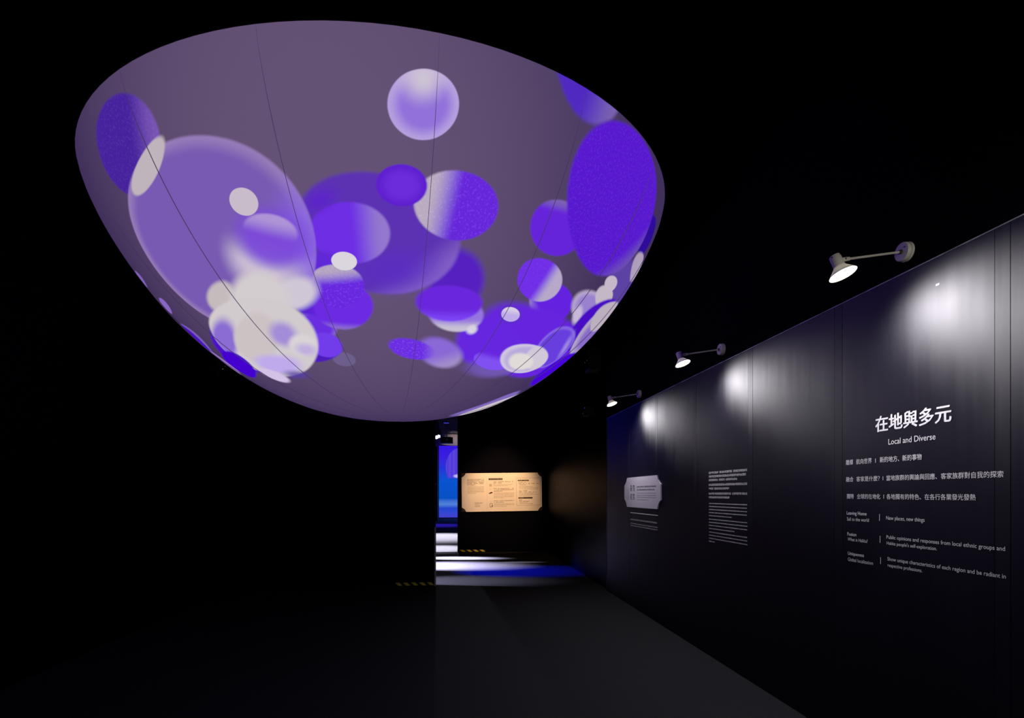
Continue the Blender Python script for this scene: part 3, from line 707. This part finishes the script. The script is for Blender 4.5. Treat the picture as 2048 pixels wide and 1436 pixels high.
# pale lilac ticket on the right wall
cY, cZ = wall_pt(1287, 985.5)
Ya, _ = wall_pt(1251, 985); Yb, _ = wall_pt(1324, 985); _, Zt = wall_pt(1287, 953); _, Zd = wall_pt(1287, 1016)
W2, H2 = Ya - Yb, Zt - Zd
sign2 = empty('title_sign', (XW - .016, (Ya + Yb)/2, (Zt + Zd)/2), (0, 0, math.radians(-90)))
tag(sign2, 'pale lilac ticket-shaped title sign with dark print on the navy wall', 'sign')
link('board', ticket_mesh('board', W2, H2, W2*.085, H2*.27, .014), M_SIGNW, sign2)
def s2(px, py):
    Y, Z = wall_pt(px, py); return (Ya + Yb)/2 - Y, Z - (Zt + Zd)/2
def row2(name, x0, x1, y0, y1, kind, mat, seed):
    a, zt = s2(q3x(x0), q3y(y0)); _, zd = s2(q3x(x0), q3y(y1)); b, _ = s2(q3x(x1), q3y(y0)); qs = []
    print_row(None, a, b, zd, zt - zd, kind, random.Random(seed), lambda p, q, c, d: qs.append((p, q, c, d)))
    tag(flat_part(name, sign2, mat, qs), kind='stuff')
row2('text_line', 400, 830, 357, 386, 'c', M_INKBLUE, 701); row2('text_line', 400, 795, 424, 452, 'c', M_INKBLUE, 702)
for i, (x1, y) in enumerate(((828, 500), (828, 547), (825, 592), (662, 640))): row2('text_line', 402, x1, y, y + 18, 'e', M_INKBLUEMID, 710 + i)
# stylised two-column heading of brush-like strokes
q = []
for x0, x1, y0, y1 in ((255, 290, 350, 358), (268, 276, 330, 372), (258, 288, 388, 396), (256, 264, 396, 432), (280, 288, 384, 428), (262, 290, 424, 432), (264, 274, 440, 470), (280, 288, 446, 458),
                       (312, 348, 346, 356), (318, 326, 338, 370), (340, 348, 350, 392), (314, 322, 380, 410), (322, 346, 396, 404), (334, 344, 410, 446), (312, 330, 440, 448), (338, 348, 452, 470),
                       (256, 264, 530, 570), (278, 288, 520, 572), (264, 280, 545, 552), (256, 290, 586, 594), (260, 268, 600, 630), (266, 290, 610, 618), (258, 266, 632, 655), (276, 290, 636, 650),
                       (312, 320, 524, 572), (320, 346, 530, 538), (340, 348, 524, 570), (318, 344, 552, 560), (312, 346, 586, 594), (318, 326, 596, 640), (336, 346, 600, 648), (312, 322, 640, 656)):
    a, t = s2(q3x(x0), q3y(y0)); b, d = s2(q3x(x1), q3y(y1)); q.append((a, b, d, t))
tag(flat_part('heading', sign2, M_INKBLUE, q), kind='stuff')
for i, xx in enumerate((192, 216)):
    a, t = s2(q3x(xx), q3y(385)); b, d = s2(q3x(xx + 5), q3y(650)); qs = []
    rnd = random.Random(730 + i); zc = d
    while zc < t - .006:
        l = rnd.uniform(.006, .018); qs.append((a, b, zc, min(t, zc + l))); zc += l + .006
    tag(flat_part('side_print', sign2, M_INKBLUEMID, qs), kind='stuff')

# ---------------------------------------------------------------- hazard tapes
def hazard_tape(x0, x1, Yw, z0, z1, n, label):
    t = empty('hazard_tape', (x0, Yw, z0)); w = x1 - x0; h = z1 - z0
    box('tape_strip', 0, w, -.0025, 0, 0, h, M_TAPEBLACK, t)
    st = w/n
    for i in range(n):
        a = i*st + st*.08; b = a + st*.52; sk = st*.42
        pts = [(a, h*.96), (b, h*.96), (min(w, b + sk), h*.04), (min(w, a + sk), h*.04)]
        bm = bmesh.new(); f = [bm.verts.new((p, -.0035, q_)) for p, q_ in pts]; bm.faces.new(f)
        k = [bm.verts.new((p, -.0024, q_)) for p, q_ in pts]
        for u in range(4): bm.faces.new((f[u], k[u], k[(u+1) % 4], f[(u+1) % 4]))
        link('yellow_stripe', bm_mesh(bm, 'yellow_stripe'), M_YELLOW, t)
    tag(t, label, 'tape', 'black and yellow tape at wall ends')
hazard_tape(-.955, -.318, YF, .012, .066, 5, 'yellow and black hazard tape along the foot of the wide front partition')
hazard_tape(.13, .80, YB, .012, .064, 4, 'yellow and black hazard tape along the foot of the wall under the guide sign')

# ---------------------------------------------------------------- small equipment on the dark walls
def gear_box(name, w, d, h, label, cat, loc, rotz, leds):
    t = empty(name, loc, (0, 0, rotz))
    box('housing', -w/2, w/2, -d - .06, -.06, -h/2, h/2, M_GEAR, t, .012)
    g = box('grille', -w*.42, w*.42, -d - .066, -d - .058, -h*.42, h*.30, M_SATIN, t, .004)
    box('bracket', -.03, .03, -.07, 0, -.05, .05, M_GEAR, t)
    for x, z, r, m in leds:
        lathe('indicator_light', (x, -d - .064, z), (0, -1, 0), [(r, 0), (r*.7, .004)], m, t, 10)
    tag(t, label, cat)
    return t
d_ = FPX*(-XL)/(CA*(908 - 407)); Yl_ = (d_ - XL*SA)/CA
gear_box('wall_speaker', .26, .20, .38, 'small black loudspeaker with tiny indicator lights high on the left wall', 'speaker', (XL, Yl_, EYE + (HORIZON - 735)*d_/FPX), math.radians(90),
         [(-.03, -.02, .006, M_LED), (.05, .035, .005, M_LEDDIM)])
Yg, Zg = wall_pt(1200, 722); 
gear_box('wall_speaker', .30, .20, .34, 'small black loudspeaker with tiny indicator lights high on the wall past the arm lamps', 'speaker', (2.39, Yg, Zg), math.radians(-90),
         [(-.10, -.01, .007, M_LEDDIM), (.05, -.01, .007, M_LEDDIM)])
Yg, Zg = wall_pt(1182, 823)
gear_box('network_box', .22, .10, .16, 'black network box with a blue indicator on the wall past the arm lamps', 'device', (2.39, Yg, Zg), math.radians(-90),
         [(.06, .05, .016, M_LEDBLUE), (-.07, -.03, .008, M_LEDDIM)])

# ---------------------------------------------------------------- the neighbouring hall, seen through the gap
def px(x, y, Y):
    L = (x - 1024)/FPX; k = Y/(CA - L*SA)
    return Vector(((L*CA + SA)*k, Y, EYE + (HORIZON - y)/FPX*k))

def screen_material():
    m = bpy.data.materials.new('hall_projection'); m.use_nodes = True
    nt = m.node_tree; N = nt.nodes; L = nt.links; N.clear()
    tc = N.new('ShaderNodeTexCoord'); sp = N.new('ShaderNodeSeparateXYZ'); L.new(tc.outputs['Object'], sp.inputs[0])
    rp = N.new('ShaderNodeValToRGB'); mr = N.new('ShaderNodeMapRange')
    mr.inputs[1].default_value = 0; mr.inputs[2].default_value = 4.4
    L.new(sp.outputs['Z'], mr.inputs[0]); L.new(mr.outputs[0], rp.inputs[0])
    stops = [(0, (70, 62, 205)), (.08, (50, 72, 210)), (.14, (34, 70, 205)), (.19, (80, 130, 215)), (.235, (60, 110, 210)), (.27, (8, 80, 196)), (.5, (8, 84, 208)), (.68, (34, 52, 214)), (.82, (56, 32, 222)), (1, (52, 20, 226))]
    while len(rp.color_ramp.elements) < len(stops): rp.color_ramp.elements.new(.5)
    for e_, (p, c) in zip(rp.color_ramp.elements, stops): e_.position = p; e_.color = (*lin(c), 1)
    nz = N.new('ShaderNodeTexNoise'); nz.inputs['Scale'].default_value = 1.2; L.new(tc.outputs['Object'], nz.inputs['Vector'])
    # picture of a ribbed paper lantern
    mp = N.new('ShaderNodeMapping'); mp.vector_type = 'TEXTURE'
    mp.inputs['Location'].default_value = (1.30, 0, 3.05); mp.inputs['Scale'].default_value = (.86, 1, 1.15); L.new(tc.outputs['Object'], mp.inputs[0])
    ln = N.new('ShaderNodeVectorMath'); ln.operation = 'LENGTH'; L.new(mp.outputs[0], ln.inputs[0])
    cut = N.new('ShaderNodeMapRange'); cut.inputs[1].default_value = 2.38; cut.inputs[2].default_value = 2.44; L.new(sp.outputs['Z'], cut.inputs[0])
    mk = N.new('ShaderNodeMapRange'); mk.inputs[1].default_value = 1.02; mk.inputs[2].default_value = .97; L.new(ln.outputs['Value'], mk.inputs[0])
    mm = N.new('ShaderNodeMath'); mm.operation = 'MULTIPLY'; L.new(cut.outputs[0], mm.inputs[0]); L.new(mk.outputs[0], mm.inputs[1])
    wv = N.new('ShaderNodeTexWave'); wv.inputs['Scale'].default_value = 1.1; wv.bands_direction = 'X'; L.new(mp.outputs[0], wv.inputs['Vector'])
    rb = N.new('ShaderNodeMix'); rb.data_type = 'RGBA'; L.new(wv.outputs['Fac'], rb.inputs[0])
    rb.inputs[6].default_value = (*lin((80, 58, 214)), 1); rb.inputs[7].default_value = (*lin((92, 70, 228)), 1)
    mx = N.new('ShaderNodeMix'); mx.data_type = 'RGBA'; L.new(mm.outputs[0], mx.inputs[0]); L.new(rp.outputs[0], mx.inputs[6]); L.new(rb.outputs[2], mx.inputs[7])
    m2 = N.new('ShaderNodeMapping'); m2.vector_type = 'TEXTURE'; m2.inputs['Location'].default_value = (1.22, 0, 2.52); m2.inputs['Scale'].default_value = (.34, 1, .12); L.new(tc.outputs['Object'], m2.inputs[0])
    l2 = N.new('ShaderNodeVectorMath'); l2.operation = 'LENGTH'; L.new(m2.outputs[0], l2.inputs[0])
    k2 = N.new('ShaderNodeMapRange'); k2.inputs[1].default_value = 1.1; k2.inputs[2].default_value = .7; L.new(l2.outputs['Value'], k2.inputs[0])
    m3 = N.new('ShaderNodeMix'); m3.data_type = 'RGBA'; L.new(k2.outputs[0], m3.inputs[0]); L.new(mx.outputs[2], m3.inputs[6]); m3.inputs[7].default_value = (*lin((190, 180, 245)), 1)
    em = N.new('ShaderNodeEmission'); L.new(m3.outputs[2], em.inputs[0]); em.inputs[1].default_value = 1.0
    out = N.new('ShaderNodeOutputMaterial'); L.new(em.outputs[0], out.inputs[0])
    return m
a = px(876.5, 1036, 33.9); ztop = px(880, 890.5, 33.9).z
scr = empty('projection_screen', (a.x, 33.9, .02))
tag(scr, 'tall blue projection screen with a violet lantern picture beyond the gap', 'screen')
box('picture', .04, 6.0, 0, .04, .05, ztop - .05, screen_material(), scr)
box('frame_side', 0, .04, -.01, .06, 0, ztop, M_TRUSS, scr)
box('frame_top', .04, 6.0, -.01, .06, ztop - .05, ztop, M_TRUSS, scr)
box('frame_bottom', .04, 6.0, -.01, .06, 0, .05, M_GEAR, scr)
b_ = px(876, 900, 31.0)
tag(box('black_flat', b_.x - 3.0, b_.x - .04, 31.0, 31.2, 0, px(880, 893, 31.0).z, M_SATIN), 'tall black scenery flat beside the blue projection screen', 'partition')

# truss with a projector and moving heads
YT = 28.0
ta_, tb_ = px(850, 862, YT), px(960, 868, YT)
tr = empty('lighting_truss', (ta_.x, YT, tb_.z))
tag(tr, 'grey lattice lighting truss hanging across the hall beyond the gap', 'truss')
ln_ = tb_.x - ta_.x; th = ta_.z - tb_.z + .06
rod('chord', (0, 0, 0), (ln_, 0, 0), .025, M_TRUSS, tr, 8); rod('chord', (0, 0, th), (ln_, 0, th), .025, M_TRUSS, tr, 8)
for i in range(int(ln_/.16)):
    x0 = i*.16
    rod('brace', (x0, 0, 0 if i % 2 else th), (x0 + .16, 0, th if i % 2 else 0), .012, M_TRUSS, tr, 6)
for xx in (.5, ln_ - .5): rod('hanger', (xx, 0, th), (xx, 0, 7 - tb_.z), .01, M_TRUSS, tr, 6)
c = px(893.5, 881, YT - .3)
pj = empty('hall_projector', (c.x, YT - .3, c.z))
tag(pj, 'dark boxy projector slung under the lattice truss', 'projector')
box('body', -.30, .30, -.25, .25, -.14, .14, M_GEAR, pj, .02)
lathe('lens', (.02, -.25, .02), (0, -1, 0), [(.07, 0), (.075, .06), (.05, .07)], M_TRUSS, pj, 16)
rod('hanging_pole', (0, 0, .14), (0, 0, 7 - c.z), .02, M_TRUSS, pj, 8)
box('bracket', -.2, .2, -.03, .03, .14, .18, M_TRUSS, pj)
for xx, yy, yd, sc, lab in ((876.8, 872.5, 27.6, 1.0, 'white-glowing moving head light hung beside the dark projector'), (873.0, 874.5, 26.6, .9, 'white-glowing moving head light half hidden by the front partition edge')):
    c = px(xx, yy, yd); mh = empty('moving_head_light', (c.x, yd, c.z))
    d = (Vector((.1, 9.0, .0)) - mh.location).normalized()
    lathe('head', tuple(-d*.28), d, [(.06, 0), (.10, .06), (.105, .26), (.09, .28)], M_GEAR, mh, 20)
    lathe('lens', tuple(d*.005), d, [(.088*sc, 0), (.07*sc, .012), (.01, .016)], M_BEAM, mh, 20)
    box('yoke', -.14, .14, -.03, .03, .11, .16, M_GEAR, mh); box('yoke_arm', -.14, -.115, -.03, .03, -.05, .12, M_GEAR, mh); box('yoke_arm', .115, .14, -.03, .03, -.05, .12, M_GEAR, mh)
    box('base', -.12, .12, -.08, .08, .16, .27, M_GEAR, mh); rod('hanging_pole', (0, 0, .27), (0, 0, 7 - c.z), .02, M_GEAR, mh, 8)
    tag(mh, lab, 'stage light', 'moving heads on the hall truss')
c0, c1 = px(850, 839, 25.0), px(912.3, 839, 25.0)
pp = empty('ceiling_pipe', (c0.x, 25.0, c0.z)); tag(pp, 'thin pale pipe hanging level above the lattice truss', 'pipe')
rod('pipe', (0, 0, 0), (c1.x - c0.x, 0, 0), .018, M_TRUSS, pp, 8); rod('hanger', (.9, 0, 0), (.9, 0, 7 - c0.z), .012, M_TRUSS, pp, 8)
c0 = px(892.5, 846, 26.0)
tl = empty('blue_tube_light', (c0.x, 26.0, c0.z)); tag(tl, 'short glowing blue tube light above the lattice truss', 'light')
rod('tube', (-.12, 0, 0), (.12, 0, 0), .022, M_BLUETUBE, tl, 10); rod('stem', (0, 0, .02), (0, 0, 7 - c0.z), .012, M_GEAR, tl, 8); box('housing', -.14, .14, -.03, .03, .015, .05, M_GEAR, tl)
